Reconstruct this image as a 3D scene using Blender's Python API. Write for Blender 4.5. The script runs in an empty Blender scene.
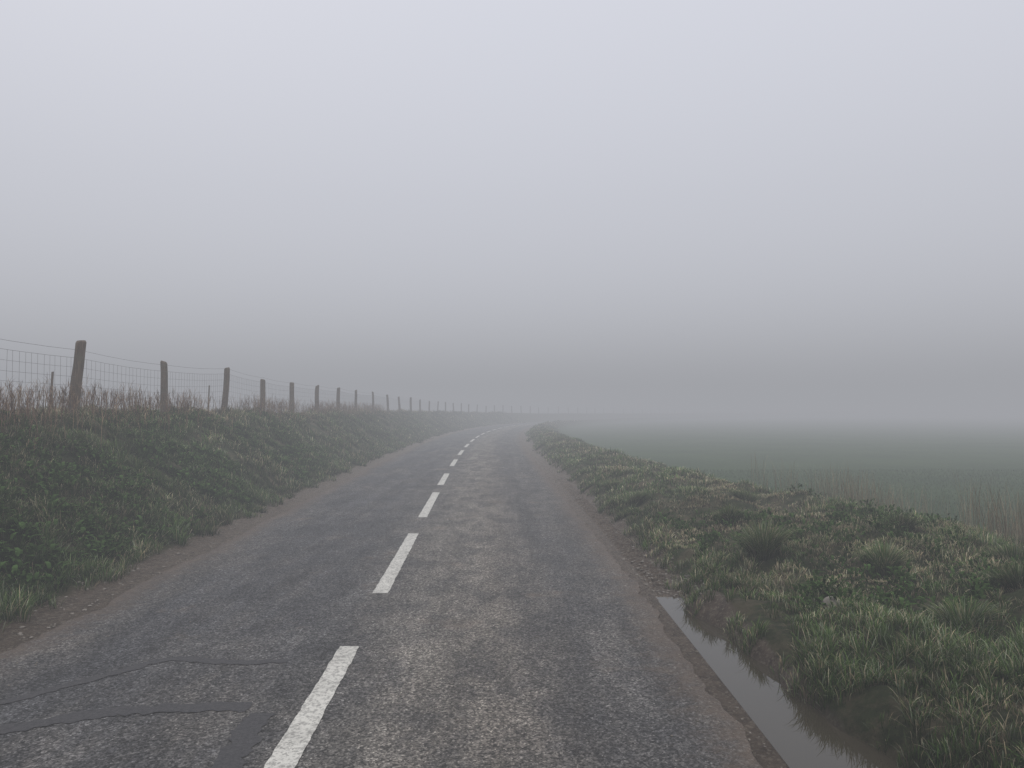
import bpy, math, random
import numpy as np
rng = np.random.default_rng(7); random.seed(7)
sc = bpy.context.scene
sc.view_settings.view_transform='Standard'; sc.view_settings.look='None'; sc.view_settings.exposure=0
FOG_D=0.017; FOG_H=11.6

# ---------------- helpers
def _h(i,j,s):
    v=np.sin(i*127.1+j*311.7+s*74.7)*43758.5453
    return v-np.floor(v)
def vn(x,y,f,s=0):
    x=np.asarray(x,float)*f; y=np.asarray(y,float)*f
    i=np.floor(x); j=np.floor(y); u=x-i; v=y-j
    u=u*u*(3-2*u); v=v*v*(3-2*v)
    return (_h(i,j,s)*(1-u)+_h(i+1,j,s)*u)*(1-v)+(_h(i,j+1,s)*(1-u)+_h(i+1,j+1,s)*u)*v
def fbm(x,y,f,s=0,o=3):
    r=0;a=.5;t=0
    for k in range(o):
        r=r+a*vn(x,y,f*2.03**k,s+k*5); t+=a; a*=.5
    return r/t
def ss(a,b,x):
    t=np.clip((np.asarray(x,float)-a)/(b-a),0,1); return t*t*(3-2*t)
_cy=[-60,-20,0,3.6,7,12,20,30,40,50,60,76,92,110,130,160,200,300,700]
_cx=[-0.6,-0.75,-1.0,-1.08,-1.22,-1.42,-1.75,-2.07,-2.28,-2.3,-2.1,-1.2,.6,4.5,11,25,50,120,400]
_g=np.arange(-60,700,.5); _gx=np.interp(_g,_cy,_cx)
_k=np.exp(-.5*(np.arange(-16,17)/7.)**2); _k/=_k.sum()
_gx=np.convolve(np.pad(_gx,16,mode='edge'),_k,mode='valid')
def xc(y): return np.interp(y,_g,_gx)
def hwR(y): return np.interp(y,[-60,3.6,7,12,20,33,44,700],[2.42,2.45,2.55,2.65,2.8,2.9,2.95,2.95])
def crest(y): return np.interp(y,[-60,7.7,10.4,15,26,49,700],[4.0,3.8,3.5,2.6,2.0,1.6,1.5])
HL=2.5
FT=-5.6
def ditchw(x,y): return .36+.12*(vn(0*x,y,.9,8)-.5)+.16*(vn(0*x,y,3.3,18)-.5)+.10*ss(5.2,3.4,y)-.20*ss(5.6,6.8,y)*(1-ss(6.9,8,y))
def height(x,y):
    x=np.asarray(x,float); y=np.asarray(y,float)
    t=x-xc(y)
    z=np.zeros(np.broadcast(x,y).shape)-.012
    hb=np.interp(y,[-60,60,110,200,700],[1.58,1.58,1.35,1.0,.8])
    a=-t-HL
    lump=(fbm(x,y,1.1,3)-.5)*.34*ss(.5,1.5,a)*(1-ss(3.2,4.5,a)*.75)
    zl=.03*ss(0,.35,a)+hb*(.25*ss(.25,1.2,a)+.75*ss(.6,3.2,a))*.985+lump+(fbm(x,y,5,9)-.5)*.09*ss(.15,.5,a)
    zl=zl-.25*ss(6,16,a)
    z=np.where(a>0,zl-.012,z)
    b=t-hwR(y)
    dn=.115*(1-ss(6.3,7.1,y+ (vn(x,y,3,4)-.5)*.6)); dm=.035
    wd=ditchw(x,y)
    trough=(dn+dm)*ss(-.03,.03,b)*(1-ss(wd-.01,wd+.09,b))
    tr=ss(.06,.1,b)*(1-ss(.28,.32,b))*ss(7.2,8,y)*(1-ss(17,22,y))
    tread=.03*tr*np.sign(np.sin((y+np.abs(b-.19)*.8)*2*np.pi/.12))*.5
    cr=crest(y)
    rise=.15*ss(wd,wd+.28,b)+.17*ss(.6,2.6,b/ (cr/3.8))
    lumps=((fbm(x,y,1.3,21)-.5)*.36*ss(.55,1.4,b)+(fbm(x,y,4.5,23)-.5)*.18*ss(.45,.8,b))*(1-ss(cr+.5,cr+3,b))
    fall=-.62*ss(cr-.2,cr+2.6,b)
    mudn=(fbm(x,y,9,31)-.5)*.04*ss(0,.06,b)*(1-ss(.4,.6,b))
    big=(fbm(x,y,.03,55)-.5)*.2*ss(8,40,b)
    zr=-.012-trough+tread+rise+lumps+fall+mudn+big
    z=np.where(b>0,zr,z)
    return z
def mk_mesh(name,co,quads=None,tris=None,mat=None,smooth=False,cols=None,parent=None,attrs=None):
    me=bpy.data.meshes.new(name)
    nq=0 if quads is None else len(quads); nt=0 if tris is None else len(tris)
    me.vertices.add(len(co)); me.vertices.foreach_set('co',np.asarray(co,np.float32).ravel())
    loops=[];st=[]
    if nq: loops.append(np.asarray(quads).ravel()); st.append(np.arange(nq)*4)
    if nt: loops.append(np.asarray(tris).ravel()); st.append(nq*4+np.arange(nt)*3)
    L=np.concatenate(loops).astype(np.int32); S=np.concatenate(st).astype(np.int32)
    me.loops.add(len(L)); me.loops.foreach_set('vertex_index',L)
    me.polygons.add(nq+nt); me.polygons.foreach_set('loop_start',S)
    me.update(calc_edges=True)
    me.polygons.foreach_set('use_smooth',np.full(nq+nt,bool(smooth)))
    if cols is not None:
        a=me.color_attributes.new('Col','FLOAT_COLOR','POINT')
        c=np.ones((len(co),4),np.float32); c[:,:3]=cols; a.data.foreach_set('color',c.ravel())
    if attrs:
        for k,v in attrs.items():
            a=me.attributes.new(k,'FLOAT','POINT'); a.data.foreach_set('value',np.asarray(v,np.float32).ravel())
    ob=bpy.data.objects.new(name,me); sc.collection.objects.link(ob)
    if mat: me.materials.append(mat)
    if parent: ob.parent=parent
    return ob
def empty(name,loc=(0,0,0)):
    e=bpy.data.objects.new(name,None); e.location=loc; sc.collection.objects.link(e); return e
def grid_faces(r,c):
    i=np.arange(r-1)[:,None]*c+np.arange(c-1)[None,:]
    i=i.ravel(); return np.stack([i,i+1,i+c+1,i+c],1)

# ---------------- material helpers
class M:
    def __init__(s,name):
        s.m=bpy.data.materials.new(name); s.m.use_nodes=True; s.n=s.m.node_tree.nodes; s.l=s.m.node_tree.links
        s.b=s.n['Principled BSDF']; s.co=s.n.new('ShaderNodeTexCoord').outputs['Object']
    def link(s,a,b): s.l.new(a,b)
    def noise(s,scale,detail=4,rough=.6,vec=None,stretch=None):
        n=s.n.new('ShaderNodeTexNoise'); n.inputs['Scale'].default_value=scale; n.inputs['Detail'].default_value=detail; n.inputs['Roughness'].default_value=rough
        v=vec or s.co
        if stretch:
            mp=s.n.new('ShaderNodeMapping'); mp.inputs['Scale'].default_value=stretch; s.link(v,mp.inputs['Vector']); v=mp.outputs[0]
        s.link(v,n.inputs['Vector']); return n.outputs['Fac']
    def voro(s,scale,out='Distance'):
        n=s.n.new('ShaderNodeTexVoronoi'); n.inputs['Scale'].default_value=scale; s.link(s.co,n.inputs['Vector']); return n.outputs[out]
    def ramp(s,f,pts):
        r=s.n.new('ShaderNodeValToRGB'); e=r.color_ramp.elements
        while len(e)<len(pts): e.new(.5)
        for k,(p,c) in enumerate(pts):
            e[k].position=p; e[k].color=(c,c,c,1) if not isinstance(c,tuple) else (*c,1)
        s.link(f,r.inputs[0]); return r.outputs[0]
    def mix(s,f,a,b,mode='MIX'):
        m=s.n.new('ShaderNodeMixRGB'); m.blend_type=mode
        for i,v in enumerate((f,a,b)):
            sock=m.inputs[i]
            if isinstance(v,(int,float)): sock.default_value=v if i==0 else (v,v,v,1)
            elif isinstance(v,tuple): sock.default_value=(*v,1)
            else: s.link(v,sock)
        return m.outputs[0]
    def math(s,op,a,b=0.0):
        m=s.n.new('ShaderNodeMath'); m.operation=op
        for sock,v in ((m.inputs[0],a),(m.inputs[1],b)):
            if isinstance(v,(int,float)): sock.default_value=v
            else: s.link(v,sock)
        return m.outputs[0]
    def maprange(s,v,a,b,c=0,d=1,smooth=True):
        m=s.n.new('ShaderNodeMapRange'); m.interpolation_type='SMOOTHSTEP' if smooth else 'LINEAR'
        s.link(v,m.inputs[0])
        for i,k in enumerate((a,b,c,d)): m.inputs[i+1].default_value=k
        return m.outputs[0]
    def attr(s,name,out='Fac'):
        a=s.n.new('ShaderNodeAttribute'); a.attribute_name=name; return a.outputs[out]
    def bump(s,h,strength=.5,dist=.01):
        b=s.n.new('ShaderNodeBump'); b.inputs['Strength'].default_value=strength; b.inputs['Distance'].default_value=dist
        s.link(h,b.inputs['Height']); s.link(b.outputs[0],s.b.inputs['Normal'])
    def color(s,c): s.link(c,s.b.inputs['Base Color'])
    def rough(s,v):
        if isinstance(v,(int,float)): s.b.inputs['Roughness'].default_value=v
        else: s.link(v,s.b.inputs['Roughness'])

# asphalt
A=M('asphalt')
lat=A.attr('lat')
warp=A.math('MULTIPLY',A.math('SUBTRACT',A.noise(.9,4,.6,stretch=(1,.25,1)),.5),.8)
l2=A.math('ADD',lat,warp)
nl=A.math('DIVIDE',A.math('ADD',l2,3.0),6.2)
band=A.ramp(nl,[(0.0,(.12,.096,.080)),(.09,(.100,.092,.087)),(.2,(.082,.081,.084)),(.40,(.086,.085,.087)),(.5,(.130,.122,.113)),
                (.57,(.195,.177,.154)),(.66,(.180,.160,.137)),(.75,(.094,.089,.085)),(.87,(.102,.096,.090)),(.96,(.118,.102,.085)),(1,(.11,.088,.068))])
dust=A.ramp(A.noise(1.3,6,.7,stretch=(1,.3,1)),[(.45,0.0),(.66,1.0)])
c=A.mix(A.math('MULTIPLY',dust,.5),band,(.18,.160,.138))
dark=A.ramp(A.noise(2.4,9,.78,stretch=(1,.55,1)),[(.44,0.0),(.58,1.0)])
c=A.mix(A.math('MULTIPLY',dark,.58),c,(.042,.042,.046))
stk=A.ramp(A.noise(3.0,8,.75,stretch=(1.0,.10,1)),[(.35,.70),(.65,1.30)])
c=A.mix(1.0,c,stk,'MULTIPLY')
sp=A.ramp(A.voro(105,'Color'),[(.1,.3),(.45,.85),(.75,1.3),(1,2.8)])
c=A.mix(1.0,c,sp,'MULTIPLY')
sp2=A.ramp(A.voro(60,'Color'),[(.15,.45),(.5,.95),(.85,1.6)])
c=A.mix(1.0,c,sp2,'MULTIPLY')
n2=A.ramp(A.noise(50,8,.9),[(.34,.42),(.66,1.55)])
c=A.mix(1.0,c,n2,'MULTIPLY')
brn=A.ramp(A.noise(1.1,5,.65),[(.60,0.0),(.72,1.0)])
c=A.mix(A.math('MULTIPLY',brn,.38),c,(.20,.148,.105))
edge=A.maprange(A.math('ADD',A.attr('edge'),A.math('MULTIPLY',A.math('SUBTRACT',A.noise(7,6,.75),.5),.8)),.02,.50,1,0)
c=A.mix(A.math('MULTIPLY',edge,.82),c,A.mix(A.noise(30,6,.85),(.05,.036,.027),(.20,.148,.108)))
A.color(c); A.rough(.65); A.b.inputs['Specular IOR Level'].default_value=.3
hgt=A.math('ADD',A.math('MULTIPLY',A.voro(105),-.7),A.math('MULTIPLY',A.noise(45,5,.75),.9))
A.bump(hgt,1.0,.016)
asphalt=A.m
# paint
P=M('road_paint')
w=P.ramp(P.noise(24,6,.8),[(.42,0.0),(.50,1.0)])
w2=P.ramp(P.voro(80,'Color'),[(.15,0.0),(.35,1.0)])
wear=P.math('MULTIPLY',w,w2)
big=P.ramp(P.noise(3,3,.6),[(.3,.75),(.55,1.0)])
cc=P.mix(P.math('MULTIPLY',P.math('ADD',P.math('MULTIPLY',wear,.48),.38),big),(.07,.066,.06),(.70,.68,.62))
P.color(cc); P.rough(.6); P.bump(P.math('ADD',P.noise(40,5,.75),P.math('MULTIPLY',P.voro(105),-.7)),.8,.008)
paint=P.m
T=M('tar_seal'); T.color(T.mix(T.ramp(T.noise(45,7,.85),[(.3,0.0),(.7,1.0)]),(.026,.026,.030),(.095,.091,.092))); T.rough(.7); T.b.inputs['Specular IOR Level'].default_value=.2; T.bump(T.noise(50,5,.8),.9,.01); tar=T.m
# ground
G=M('ground_soil_grass')
cov=G.attr('cover'); fld=G.attr('field')
mud=G.mix(G.ramp(G.noise(9,9,.82),[(.32,0.0),(.68,1.0)]),(.036,.026,.019),(.155,.118,.088))
mud=G.mix(G.ramp(G.voro(60,'Color'),[(.6,0.0),(.95,.8)]),mud,(.22,.185,.145))
gr=G.mix(G.ramp(G.noise(14,8,.75),[(.3,0.0),(.7,1.0)]),(.020,.024,.011),(.048,.060,.025))
st=G.ramp(G.noise(3,6,.7),[(.46,0.0),(.60,1.0)])
gr=G.mix(G.math('MULTIPLY',st,.65),gr,(.125,.10,.066))
ff=G.mix(G.ramp(G.noise(.25,6,.6),[(.35,0.0),(.65,1.0)]),(.034,.064,.022),(.050,.086,.030))
ff=G.mix(G.ramp(G.noise(9,6,.8),[(.3,0.0),(.7,.45)]),ff,(.022,.042,.014))
c=G.mix(fld,gr,ff)
cv=G.ramp(G.math('ADD',cov,G.math('MULTIPLY',G.math('SUBTRACT',G.noise(12,5,.7),.5),.6)),[(.35,0.0),(.65,1.0)])
c=G.mix(cv,mud,c); G.color(c)
G.rough(G.ramp(cv,[(0,.5),(1,.95)])); G.b.inputs['Specular IOR Level'].default_value=.15
G.bump(G.noise(22,9,.85),1.0,.05); ground_m=G.m
W=M('muddy_water'); W.b.inputs['Base Color'].default_value=(.040,.034,.024,1); W.rough(.02); W.b.inputs['IOR'].default_value=1.33
W.b.inputs['Specular IOR Level'].default_value=.75
W.bump(W.noise(5,2,.5),.04,.01); water_m=W.m
def veg(name,tr=.2):
    V=M(name); a=V.attr('Col','Color'); V.n.remove(V.b)
    d=V.n.new('ShaderNodeBsdfDiffuse'); V.link(a,d.inputs[0])
    t=V.n.new('ShaderNodeBsdfTranslucent'); V.link(a,t.inputs[0]); mx=V.n.new('ShaderNodeMixShader'); mx.inputs[0].default_value=tr
    V.link(d.outputs[0],mx.inputs[1]); V.link(t.outputs[0],mx.inputs[2]); V.link(mx.outputs[0],V.n['Material Output'].inputs[0]); return V.m
grass_m=veg('grass_blades',.22); stalk_m=veg('dry_stalks',.1)
Wd=M('weathered_wood'); wn=Wd.noise(30,6,.7,stretch=(1,1,.12)); 
cw=Wd.mix(Wd.ramp(wn,[(.3,0.0),(.7,1.0)]),(.05,.036,.027),(.17,.125,.092)); cw=Wd.mix(Wd.ramp(Wd.noise(6,4,.6),[(.5,0.0),(.75,.6)]),cw,(.10,.105,.07))
Wd.color(cw); Wd.rough(.85); Wd.bump(wn,.8,.02); wood_m=Wd.m
Wi=M('galvanised_wire'); Wi.color(Wi.mix(Wi.noise(8,3),(.08,.072,.066),(.14,.13,.12))); Wi.rough(.6); Wi.b.inputs['Metallic'].default_value=.2; wire_m=Wi.m
St=M('stone'); St.color(St.mix(St.noise(25,6,.7),(.08,.070,.058),(.26,.23,.195))); St.rough(.8); St.bump(St.noise(30,6),.6,.02); stone_m=St.m

# ---------------- ground sheet
def steps(a,segs):
    out=[a]
    for end,st in segs:
        n=max(1,int(round((end-out[-1])/st))); out+=list(np.linspace(out[-1],end,n+1)[1:])
    return np.array(out)
ys=steps(-60,[(-5,5),(1.5,.5),(5,.05),(15,.028),(24,.08),(45,.4),(100,2),(240,8),(690,45)])
ts=steps(-700,[(-100,60),(-20,8),(-8,.8),(-5.8,.15),(-2.3,.08),(2.2,.45),(3.7,.024),(8,.09),(12,.4),(30,2),(110,10),(700,59)])
Y,TT=np.meshgrid(ys,ts,indexing='ij'); 
shift=(hwR(Y)-2.5)*np.clip(TT/2.5,0,1)*(1-ss(8,30,TT))
X=xc(Y)*np.exp(-np.maximum(np.abs(TT)-40,0)/200)+TT+shift
Z=height(X,Y)
tt=X-xc(Y); b=tt-hwR(Y); a=-tt-HL
cover=np.where(a>0,ss(.18,.52,a),np.where(b>0,ss(.36,.56,b),0))
field=ss(crest(Y)+.2,crest(Y)+2,b)
ground=mk_mesh('ground',np.stack([X,Y,Z],-1).reshape(-1,3),quads=grid_faces(len(ys),len(ts)),mat=ground_m,smooth=True,attrs={'cover':cover,'field':field})

# ---------------- road sheet
ry=steps(-50,[(0,1),(12,.05),(30,.2),(100,1),(690,8)])
rn=40
u=np.linspace(0,1,rn)[None,:]
eL=-HL-.02+(fbm(0*ry,ry,1.5,41)-.5)*.16+(fbm(0*ry,ry,8,42)-.5)*.09
eR=hwR(ry)+(fbm(0*ry,ry,1.4,43)-.5)*.12+(fbm(0*ry,ry,6,44)-.5)*.09
T_=eL[:,None]*(1-u)+eR[:,None]*u
YY=np.repeat(ry[:,None],rn,1)
zr=np.zeros_like(T_)
zr[:, 0]=-.03; zr[:,-1]=-.07
dist=np.minimum(T_-eL[:,None],eR[:,None]-T_)
T_[:,0]=T_[:,1]-.02
T_[:,-1]=T_[:,-2]+.03
RX=xc(YY)+T_
road=mk_mesh('road',np.stack([RX,YY,zr],-1).reshape(-1,3),quads=grid_faces(len(ry),rn),mat=asphalt,smooth=False,attrs={'lat':T_,'edge':dist})

# ---------------- markings
dashes=[(1.55,5.55),(7.14,10.6),(12.2,15.95),(17.5,20.9),(23.5,27.0),(29.4,33.1),(35.7,39.6),(42,46),(48.3,52.3)]+[(54.5+6.2*k,58.5+6.2*k) for k in range(25)]+[(-4.6,-.6),(-10.8,-6.8)]
co=[];q=[]
for d0,d1 in dashes:
    yy=np.arange(d0,d1+.001,.02 if d1<20 else .4); n=len(yy); k0=len(co)
    wl=.072+(fbm(0*yy,yy,11,50)-.5)*.014; wr=.072+(fbm(0*yy,yy,11,51)-.5)*.014
    for yv,l,r in zip(yy,wl,wr):
        cx=float(xc(yv)); co.append((cx-l,yv,.004)); co.append((cx+r,yv,.004))
    for i in range(n-1): q.append((k0+2*i,k0+2*i+1,k0+2*i+3,k0+2*i+2))
mk_mesh('road_marking',co,quads=q,mat=paint)

# ---------------- tar seams
def ribbon(pts,w,co,q,s):
    P_=[]
    for (x0,y0),(x1,y1) in zip(pts[:-1],pts[1:]):
        n=max(2,int(math.hypot(x1-x0,y1-y0)/.02))
        for i in range(n): P_.append((x0+(x1-x0)*i/n,y0+(y1-y0)*i/n))
    P_.append(pts[-1]); P_=np.array(P_)
    ker=np.ones(13)/13
    P_=np.stack([np.convolve(np.pad(P_[:,k],6,mode='edge'),ker,'valid') for k in (0,1)],1)
    P_[:,0]+=(fbm(P_[:,0],P_[:,1],2,s)-.5)*.08; P_[:,1]+=(fbm(P_[:,0],P_[:,1],2,s+9)-.5)*.08
    d=np.gradient(P_,axis=0); d/=np.linalg.norm(d,axis=1)[:,None]+1e-9; nrm=np.stack([-d[:,1],d[:,0]],1)
    k0=len(co)
    for i in range(len(P_)):
        w1=w*.5*(.3+1.4*float(fbm(P_[i,0],P_[i,1],18,s+3))); w2=w*.5*(.3+1.4*float(fbm(P_[i,0],P_[i,1],18,s+23)))
        if i in (0,len(P_)-1): w1*=.2;w2*=.2
        co.append((*(P_[i]+nrm[i]*w1),.0035)); co.append((*(P_[i]-nrm[i]*w2),.0035))
    for i in range(len(P_)-1): q.append((k0+2*i,k0+2*i+2,k0+2*i+3,k0+2*i+1))
for pts,w_,s_ in [([(-3.4,4.36),(-3.0,4.47),(-2.38,5.3),(-1.89,5.19),(-1.5,5.25)],.085,1),
                  ([(-3.3,4.0),(-2.75,4.09),(-2.2,4.39),(-1.48,4.42)],.125,12),
                  ([(-1.40,4.36),(-1.37,3.99),(-1.37,3.62),(-1.42,2.9),(-1.4,2.2)],.14,22)]:
    co=[];q=[]; ribbon(pts,w_,co,q,s_); mk_mesh('tar_seam',co,quads=q,mat=tar)

# ---------------- puddle
py=np.arange(-3,7.3,.1); n=len(py); co=[]
for yv in py:
    cx=float(xc(yv)+hwR(yv)); dw=float(ditchw(np.float64(cx),yv))
    for f in (-.04,.2,dw+.07): co.append((cx+f,yv,-.046))
mk_mesh('puddle',co,quads=grid_faces(n,3),mat=water_m,smooth=True)

# ---------------- blades
class Blades:
    def __init__(s): s.V=[];s.Q=[];s.T=[];s.C=[];s.n=0
    def add(s,x,y,z,h,w,ang,lean,col,tip=1.5,base=.45,droop=0.35):
        n=len(x)
        if n==0: return
        dx=np.cos(ang);dy=np.sin(ang); px=-dy; py_=dx
        lv=[0,.4,.75,1.0]; ww=[.7,1.0,.75,0]
        vs=[];cs=[]
        for k,(f,wf) in enumerate(zip(lv,ww)):
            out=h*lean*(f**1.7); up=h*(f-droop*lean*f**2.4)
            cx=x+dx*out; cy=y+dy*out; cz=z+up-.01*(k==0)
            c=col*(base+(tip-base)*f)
            if k<3:
                a_=np.stack([cx-px*w*wf*.5,cy-py_*w*wf*.5,cz],1); b_=np.stack([cx+px*w*wf*.5,cy+py_*w*wf*.5,cz],1)
                vs+= [a_,b_]; cs+=[c,c]
            else: vs.append(np.stack([cx,cy,cz],1)); cs.append(c)
        V=np.stack(vs,1).reshape(-1,3); C=np.stack(cs,1).reshape(-1,3)
        i=s.n+np.arange(n)*7
        s.Q+= [np.stack([i,i+1,i+3,i+2],1),np.stack([i+2,i+3,i+5,i+4],1)]; s.T.append(np.stack([i+4,i+5,i+6],1))
        s.V.append(V); s.C.append(C); s.n+=n*7
    def build(s,name,mat):
        return mk_mesh(name,np.concatenate(s.V),quads=np.concatenate(s.Q),tris=np.concatenate(s.T),mat=mat,cols=np.clip(np.concatenate(s.C),0,1))
GREENS=np.array([(.056,.094,.028),(.045,.082,.024),(.076,.112,.036),(.092,.122,.054),(.034,.060,.020),(.155,.175,.120)])
STRAW=np.array([(.29,.24,.155),(.20,.16,.105),(.35,.31,.22)])
def colr(n,x,y,sfrac,bright=1.0):
    c=GREENS[rng.integers(0,len(GREENS),n)]
    s=STRAW[rng.integers(0,3,n)]
    m=rng.random(n)<sfrac
    c=np.where(m[:,None],s,c)
    v=.3+1.4*fbm(x,y,1.0,61)
    return c*(v*bright*rng.uniform(.7,1.3,n))[:,None]
def strawblob(x,y):
    g=np.exp(-(((x-3.3)/.9)**2+((y-7.0)/1.0)**2))+np.exp(-(((x-2.3)/.5)**2+((y-9.6)/1.2)**2))+np.exp(-(((x-4.4)/.7)**2+((y-5.6)/.8)**2))
    return np.clip(g,0,1)*ss(.25,.45,fbm(x,y,2.5,77))
def sfr_right(x,y):
    b=x-xc(y)-hwR(y)
    return np.clip(.13+.50*ss(.45,.61,fbm(x,y,.8,71))*ss(.6,1.3,b)+.72*strawblob(x,y),0,.9)
def sfr_left(x,y):
    a=-(x-xc(y))-HL
    return .07+.20*ss(.48,.66,fbm(x,y,.7,73))+.50*ss(2.5,3.1,a)
def scatter(B,y0,y1,tfun,dens,nb,hm,wm,rad,side,bright=1):
    t0,t1=tfun((y0+y1)/2)
    area=(y1-y0)*(t1-t0); n=int(area*dens)
    y=rng.uniform(y0,y1,n); 
    A0=np.array([tfun(v) for v in y]); t=A0[:,0]+(A0[:,1]-A0[:,0])*rng.random(n)
    x=xc(y)+t
    if side=='R': e=t-hwR(y)-ditchw(x,y); keep=rng.random(n)<ss(-.04,.10,e+ (fbm(x,y,3,81)-.5)*.16)*(.22+.78*ss(.34,.54,fbm(x,y,1.7,82)))
    else: e=-t-HL; keep=rng.random(n)<ss(.20,.48,e+(fbm(x,y,3,83)-.5)*.4)
    x,y,t,e=x[keep],y[keep],t[keep],e[keep]; n=len(x)
    hs=hm*(.25+1.5*fbm(x,y,1.6,84))*rng.uniform(.6,1.4,n)
    sf=sfr_right(x,y) if side=='R' else sfr_left(x,y)
    if side=='R': hs=hs*(1-.5*ss(.3,.7,sf))
    csh=rng.uniform(.6,1.45,n)
    r=rad*rng.uniform(.5,1.3,n)
    m=n*nb; I=np.repeat(np.arange(n),nb)
    th=rng.uniform(0,2*np.pi,m); rr=r[I]*np.sqrt(rng.random(m))
    bx=x[I]+rr*np.cos(th); by=y[I]+rr*np.sin(th)
    ang=th+rng.normal(0,.7,m); lean=np.clip(.25+.9*rr/r[I]*rng.random(m)+rng.normal(0,.15,m),.05,1.4)
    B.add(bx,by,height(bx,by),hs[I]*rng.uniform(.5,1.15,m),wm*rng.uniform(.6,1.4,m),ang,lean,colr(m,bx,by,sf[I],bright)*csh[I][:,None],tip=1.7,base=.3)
Rf=lambda y:(float(hwR(y))+.2,float(hwR(y)+crest(y))+1.0)
Lf=lambda y:(-HL-3.6,-HL-.06)
BR=Blades(); BL=Blades()
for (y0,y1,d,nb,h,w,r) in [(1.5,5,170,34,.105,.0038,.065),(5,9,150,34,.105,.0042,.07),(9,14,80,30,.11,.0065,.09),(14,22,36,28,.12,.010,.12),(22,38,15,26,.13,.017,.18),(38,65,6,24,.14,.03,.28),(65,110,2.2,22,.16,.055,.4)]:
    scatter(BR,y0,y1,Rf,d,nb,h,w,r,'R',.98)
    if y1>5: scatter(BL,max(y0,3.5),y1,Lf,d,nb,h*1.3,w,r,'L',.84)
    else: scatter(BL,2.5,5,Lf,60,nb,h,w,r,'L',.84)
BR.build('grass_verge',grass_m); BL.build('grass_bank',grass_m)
# field crop
BF=Blades()
for (y0,y1,x1,d,w) in [(3,14,18,330,.006),(14,26,24,120,.010)]:
    n=int((y1-y0)*(x1-4)*d); y=rng.uniform(y0,y1,n); x=rng.uniform(4,x1,n)
    k=(x-xc(y)-hwR(y)>crest(y)+.6)&(x<y*.8+3); x,y=x[k],y[k]; n=len(x)
    c=np.array([(.045,.082,.028)])*rng.uniform(.75,1.25,n)[:,None]*(.8+.4*fbm(x,y,.3,91))[:,None]
    BF.add(x,y,height(x,y),.085*rng.uniform(.5,1.2,n),w*rng.uniform(.6,1.2,n),rng.uniform(0,6.28,n),rng.uniform(.3,1.3,n),c,tip=1.2,base=.8)
BF.build('field_grass',grass_m)
# tussocks
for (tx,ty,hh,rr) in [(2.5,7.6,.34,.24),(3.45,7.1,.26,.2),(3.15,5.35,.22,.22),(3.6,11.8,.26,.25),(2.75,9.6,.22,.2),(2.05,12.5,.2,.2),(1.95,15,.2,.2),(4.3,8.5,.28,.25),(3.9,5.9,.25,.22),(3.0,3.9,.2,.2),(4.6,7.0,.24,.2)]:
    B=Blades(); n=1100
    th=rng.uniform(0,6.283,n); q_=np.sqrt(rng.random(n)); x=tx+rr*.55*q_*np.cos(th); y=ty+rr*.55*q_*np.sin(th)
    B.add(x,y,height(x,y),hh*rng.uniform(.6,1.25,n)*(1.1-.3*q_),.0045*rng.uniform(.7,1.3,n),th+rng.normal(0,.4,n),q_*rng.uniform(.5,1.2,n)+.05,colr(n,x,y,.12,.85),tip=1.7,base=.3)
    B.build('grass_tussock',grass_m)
def weeds(name,pts,leaf,bright):
    B=Blades()
    for (x,y) in pts:
        m=rng.integers(14,30); th=rng.uniform(0,6.283,m); r=rng.uniform(0,.13,m)
        bx=x+r*np.cos(th); by=y+r*np.sin(th); L=leaf*rng.uniform(.5,1.4,m)
        B.add(bx,by,height(bx,by)+rng.uniform(.0,.13,m),L,L*.42,th+rng.normal(0,.5,m),rng.uniform(.7,1.5,m),np.array([(.048,.084,.027)])*rng.uniform(.5,1.6,m)[:,None]*bright,tip=1.2,base=.8,droop=.55)
    B.build(name,grass_m)
pts=[]
while len(pts)<800:
    y=random.uniform(4,22); t=-HL-random.uniform(.5,3.2); x=float(xc(y))+t
    if float(fbm(x,y,.7,95))>.50: pts.append((x,y))
weeds('nettle_patch',pts,.08,.95)
pts=[]
while len(pts)<300:
    y=random.uniform(2.5,13); t=float(hwR(y))+random.uniform(.7,4.2); x=float(xc(y))+t
    if float(fbm(x,y,.8,96))>.52: pts.append((x,y))
weeds('dock_weeds',pts,.05,.9)

# ---------------- dry stalks
def stalks(name,pts,hm,w,cols,branch=True):
    B=Blades(); n=len(pts); pts=np.array(pts); x,y=pts[:,0],pts[:,1]
    h=hm*rng.uniform(.45,1.3,n); ang=rng.uniform(0,6.283,n); le=rng.uniform(.02,.45,n)
    c=cols[rng.integers(0,len(cols),n)]*rng.uniform(.7,1.2,n)[:,None]
    z=height(x,y)
    B.add(x,y,z,h,w*rng.uniform(.7,1.3,n),ang,le,c,tip=1.1,base=.8,droop=.1)
    if branch:
        for k in range(5):
            f=rng.uniform(.4,.95,n); bx=x+np.cos(ang)*h*le*f**1.7; by=y+np.sin(ang)*h*le*f**1.7
            B.add(bx,by,z+h*(f-.1*le*f**2.4),h*rng.uniform(.12,.35,n),w*.8*np.ones(n),rng.uniform(0,6.283,n),rng.uniform(.3,1.,n),c,tip=1,base=1,droop=.1)
    return B.build(name,stalk_m)
BRN=np.array([(.19,.125,.09),(.13,.085,.06),(.26,.19,.13)])
pts=[]
while len(pts)<3600:
    y=6+random.random()**1.6*40; t=FT+random.gauss(.0,.35)
    x=float(xc(y))+t
    if float(fbm(x,y,.5,98))>.42: pts.append((x,y))
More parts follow.
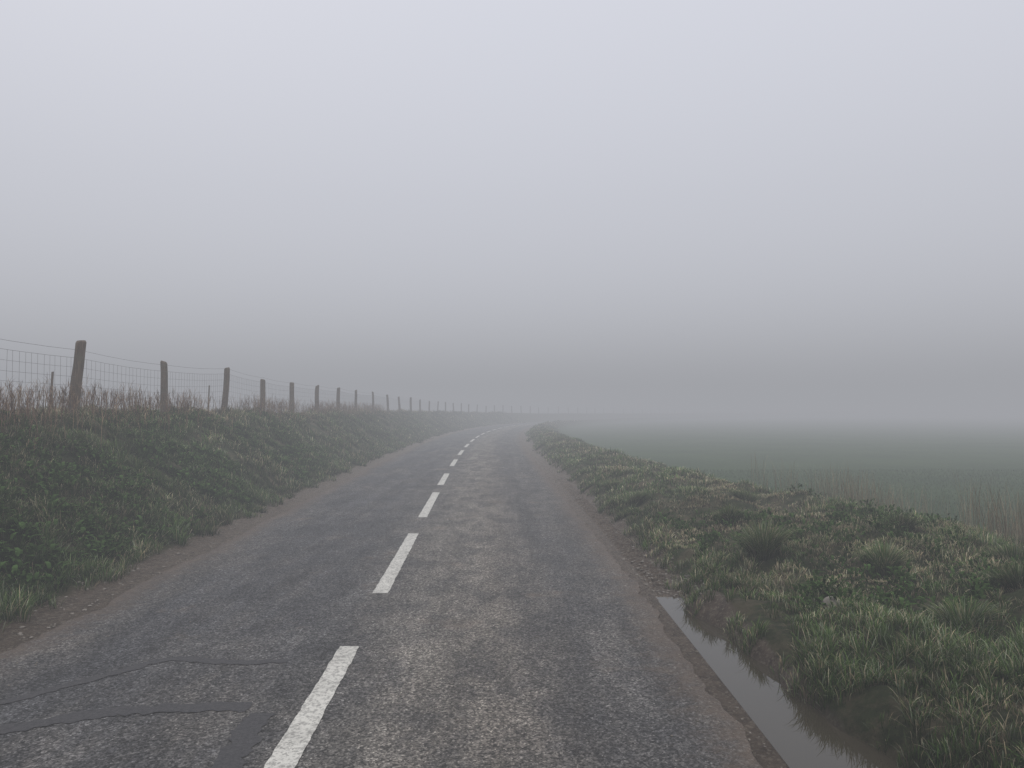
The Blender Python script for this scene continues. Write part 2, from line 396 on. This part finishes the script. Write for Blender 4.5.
# sparser, taller stems standing up into the netting
for _ in range(160):
    y=random.uniform(7,20); pts.append((float(xc(y))+FT+random.uniform(-.5,.1),y))
stalks('dry_weed_stalks',pts,.44,.007,BRN)
pts=[]
while len(pts)<2300:
    y=random.uniform(6.5,13.5); e=float(crest(y))+random.uniform(.1,2.2); x=float(xc(y)+hwR(y))+e
    if float(fbm(x,y,.5,99))>.48 : pts.append((x,y))
stalks('dry_reed_stalks',pts,.62,.0046,STRAW*.75,False)

# ---------------- fence
fence=empty('wire_fence',(float(xc(12.2))+FT,12.2,1.6)); fo=np.array(fence.location)
fy=[1.6,5.1,8.6,12.2,15.7,19.3,22.6,26,29.8,34,38.2,43.2,48.3,53]+[58+4.6*k for k in range(32)]
FX=lambda y: float(xc(y))+FT
for i,yv in enumerate(fy):
    px=FX(yv); gz=float(height(px,yv)); hgt=1.26 if i==3 else random.uniform(1.06,1.2); r=.085 if i==3 else random.uniform(.055,.075)
    lx=.09 if i==3 else random.uniform(-.07,.07); ly=random.uniform(-.04,.04); seg=10; zz=[-.3,0,.3,.6,.9,hgt-.03,hgt]; 
    co=[];q=[];t=[]
    tw=random.uniform(-.05,.05)
    for k,zv in enumerate(zz):
        rr=r*(1.12-.15*max(zv,0)/hgt)*(.80 if k==6 else 1)
        for s in range(seg):
            an=2*math.pi*s/seg; w_=1+.10*math.sin(an*2+i)+.06*math.sin(an*3+zv*4+i)+random.uniform(-.03,.03)
            co.append((px-fo[0]+lx*zv/hgt+rr*w_*math.cos(an)+.012*math.sin(zv*4+i),yv-fo[1]+ly*zv/hgt+rr*w_*math.sin(an),gz-fo[2]+zv+(tw*math.cos(an) if k>=5 else 0)*.6))
    for k in range(6):
        for s in range(seg): q.append((k*seg+s,k*seg+(s+1)%seg,(k+1)*seg+(s+1)%seg,(k+1)*seg+s))
    co.append((px-fo[0]+lx,yv-fo[1]+ly,gz-fo[2]+hgt+.005)); top=len(co)-1
    for s in range(seg): t.append((6*seg+s,6*seg+(s+1)%seg,top))
    mk_mesh('post',co,quads=q,tris=t,mat=wood_m,parent=fence,smooth=False)
Vw=[];Qw=[]
def wire(p,q_,r):
    p=np.array(p);q_=np.array(q_); d=q_-p; d=d/np.linalg.norm(d); a_=np.cross(d,[.3,.9,.31]); a_/=np.linalg.norm(a_); b_=np.cross(d,a_)
    k=len(Vw)
    for e in (p,q_):
        for s in range(3):
            an=2*math.pi*s/3; Vw.append(e-fo+r*(math.cos(an)*a_+math.sin(an)*b_))
    for s in range(3): Qw.append((k+s,k+(s+1)%3,k+3+(s+1)%3,k+3+s))
hz=[.08,.18,.29,.41,.54,.68,.83,.98]
for i in range(len(fy)-1):
    y0,y1=fy[i],fy[i+1]
    if y0>110: break
    r=.0023 if y0<30 else .003
    g0=float(height(FX(y0),y0)); g1=float(height(FX(y1),y1)); n=max(1,int((y1-y0)/.15))
    off=.07
    Pf=lambda f,h:(FX(y0)*(1-f)+FX(y1)*f+off,y0+(y1-y0)*f,g0*(1-f)+g1*f+h-.03*h*math.sin(math.pi*f))
    for h in hz+[1.11]:
        for k in range(4): wire(Pf(k/4,h),Pf((k+1)/4,h),r*(1.25 if h>=.98 else 1))
    if y0<70:
        st=1 if y0<45 else 2
        for k in range(0,n,st):
            f=(k+.5)/n; j=random.uniform(-.006,.006)
            wire(Pf(f,hz[0]),Pf(f+j,hz[-1]),r*.9)
mk_mesh('netting',np.array(Vw),quads=Qw,mat=wire_m,parent=fence)
for (sx,sy,h) in [(-9.6,15.8,.95),(-10.4,26,1.0)]:
    gz=float(height(sx,sy)); co=[];q=[]
    for k,zv in enumerate((-.2,h*.5,h,h+.01)):
        rr=(.03,.028,.026,.001)[k]
        for s in range(6): co.append((sx+rr*math.cos(s*1.047)+.02*k,sy+rr*math.sin(s*1.047),gz+zv))
    for k in range(3):
        for s in range(6): q.append((k*6+s,k*6+(s+1)%6,(k+1)*6+(s+1)%6,(k+1)*6+s))
    mk_mesh('wooden_stake',co,quads=q,mat=wood_m)

# ---------------- gravel and stones
import bmesh
def rocks(name,items):
    bm=bmesh.new()
    for (x,y,z,s) in items:
        r=bmesh.ops.create_icosphere(bm,subdivisions=1 if s<.03 else 3,radius=s)
        sx,sy,sz=random.uniform(.7,1.3),random.uniform(.7,1.3),random.uniform(.35,.7); rot=random.uniform(0,3.1)
        for v_ in r['verts']:
            c=v_.co; f=1+random.uniform(-.2,.2)*(1 if s<.03 else .15)+.25*math.sin(c.x/s*2.3+x*9)*math.cos(c.y/s*2.1+y*7)
            X_,Y_=c.x*sx*f,c.y*sy*f
            v_.co=(x+X_*math.cos(rot)-Y_*math.sin(rot),y+X_*math.sin(rot)+Y_*math.cos(rot),z+c.z*sz*f)
    me=bpy.data.meshes.new(name); bm.to_mesh(me); bm.free(); me.materials.append(stone_m)
    ob=bpy.data.objects.new(name,me); sc.collection.objects.link(ob); return ob
it=[]
for _ in range(2200):
    y=random.uniform(2.5,20); 
    if random.random()<.55: x=float(xc(y)+hwR(y))+random.uniform(-.05,.5)
    else: x=float(xc(y))-HL-random.uniform(-.1,.45)
    if y<7 and x>0: 
        y=random.uniform(6.7,9); x=float(xc(y)+hwR(y))+random.uniform(0,.5)
    s=.004+.018*random.random()**3; it.append((x,y,float(height(x,y))+s*.2,s))
for _ in range(700):
    y=random.uniform(2.5,12); e=random.choice([-1,1]); x=float(xc(y))+ (float(hwR(y))-.03-abs(random.gauss(0,.2)) if e>0 else -HL+abs(random.gauss(0,.3))); it.append((x,y,.002,.003+.005*random.random()))
rocks('gravel',it)
rocks('stone',[(2.5,5.95,float(height(2.5,5.95))+.06,.085)])

# ---------------- fog volume (attenuation + added emission standing in for light scattered by droplets)
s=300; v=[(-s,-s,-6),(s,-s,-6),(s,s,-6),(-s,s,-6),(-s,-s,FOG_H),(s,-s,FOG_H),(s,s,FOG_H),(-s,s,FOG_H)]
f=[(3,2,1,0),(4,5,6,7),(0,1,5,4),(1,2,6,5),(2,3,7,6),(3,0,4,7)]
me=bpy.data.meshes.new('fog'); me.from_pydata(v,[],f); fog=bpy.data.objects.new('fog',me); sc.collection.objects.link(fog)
fm=bpy.data.materials.new('fog_volume'); fm.use_nodes=True; nt=fm.node_tree; nt.nodes.clear()
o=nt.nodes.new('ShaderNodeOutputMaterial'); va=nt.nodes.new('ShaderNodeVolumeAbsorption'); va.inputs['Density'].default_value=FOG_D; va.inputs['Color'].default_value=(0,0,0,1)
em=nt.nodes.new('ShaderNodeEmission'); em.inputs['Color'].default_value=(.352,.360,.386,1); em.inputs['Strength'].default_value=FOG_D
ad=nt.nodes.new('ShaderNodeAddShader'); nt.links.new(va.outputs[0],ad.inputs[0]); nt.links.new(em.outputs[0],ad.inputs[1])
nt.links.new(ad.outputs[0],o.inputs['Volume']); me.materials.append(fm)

# ---------------- world
w=bpy.data.worlds.new('World'); sc.world=w; w.use_nodes=True; nt=w.node_tree; bg=nt.nodes['Background']
sky=nt.nodes.new('ShaderNodeTexSky'); sky.sky_type='NISHITA'; sky.sun_disc=False; sky.sun_elevation=math.radians(40); sky.sun_rotation=math.radians(-30)
tc=nt.nodes.new('ShaderNodeTexCoord'); sp=nt.nodes.new('ShaderNodeSeparateXYZ'); nt.links.new(tc.outputs['Generated'],sp.inputs[0])
rp=nt.nodes.new('ShaderNodeValToRGB'); e=rp.color_ramp.elements; e[0].position=0; e[0].color=(.77,.78,.85,1); e[1].position=.27; e[1].color=(.755,.768,.845,1)
e1=e.new(.48); e1.color=(.81,.825,.91,1)
e2=e.new(1.0); e2.color=(1.95,1.94,1.98,1)
nt.links.new(sp.outputs['Z'],rp.inputs[0])
mu=nt.nodes.new('ShaderNodeVectorMath'); mu.operation='SCALE'; mu.inputs['Scale'].default_value=10; nt.links.new(rp.outputs[0],mu.inputs[0])
mx=nt.nodes.new('ShaderNodeMixRGB'); mx.inputs[0].default_value=.95; nt.links.new(sky.outputs[0],mx.inputs[1]); nt.links.new(mu.outputs[0],mx.inputs[2])
nt.links.new(mx.outputs[0],bg.inputs[0]); bg.inputs[1].default_value=.1
sun=bpy.data.lights.new('sun','SUN'); sun.energy=.7; sun.angle=math.radians(30); sun.color=(1,.97,.93)
so=bpy.data.objects.new('sun',sun); so.rotation_euler=(math.radians(50),0,math.radians(30)); sc.collection.objects.link(so)

cam=bpy.data.cameras.new('camera'); cam.lens=36*760/1024; cam.sensor_width=36; cam.clip_end=3000; cam.clip_start=.05
c_=bpy.data.objects.new('camera',cam); c_.location=(0,0,1.7); c_.rotation_euler=(math.radians(92.03),0,0); sc.collection.objects.link(c_); sc.camera=c_
print('done')
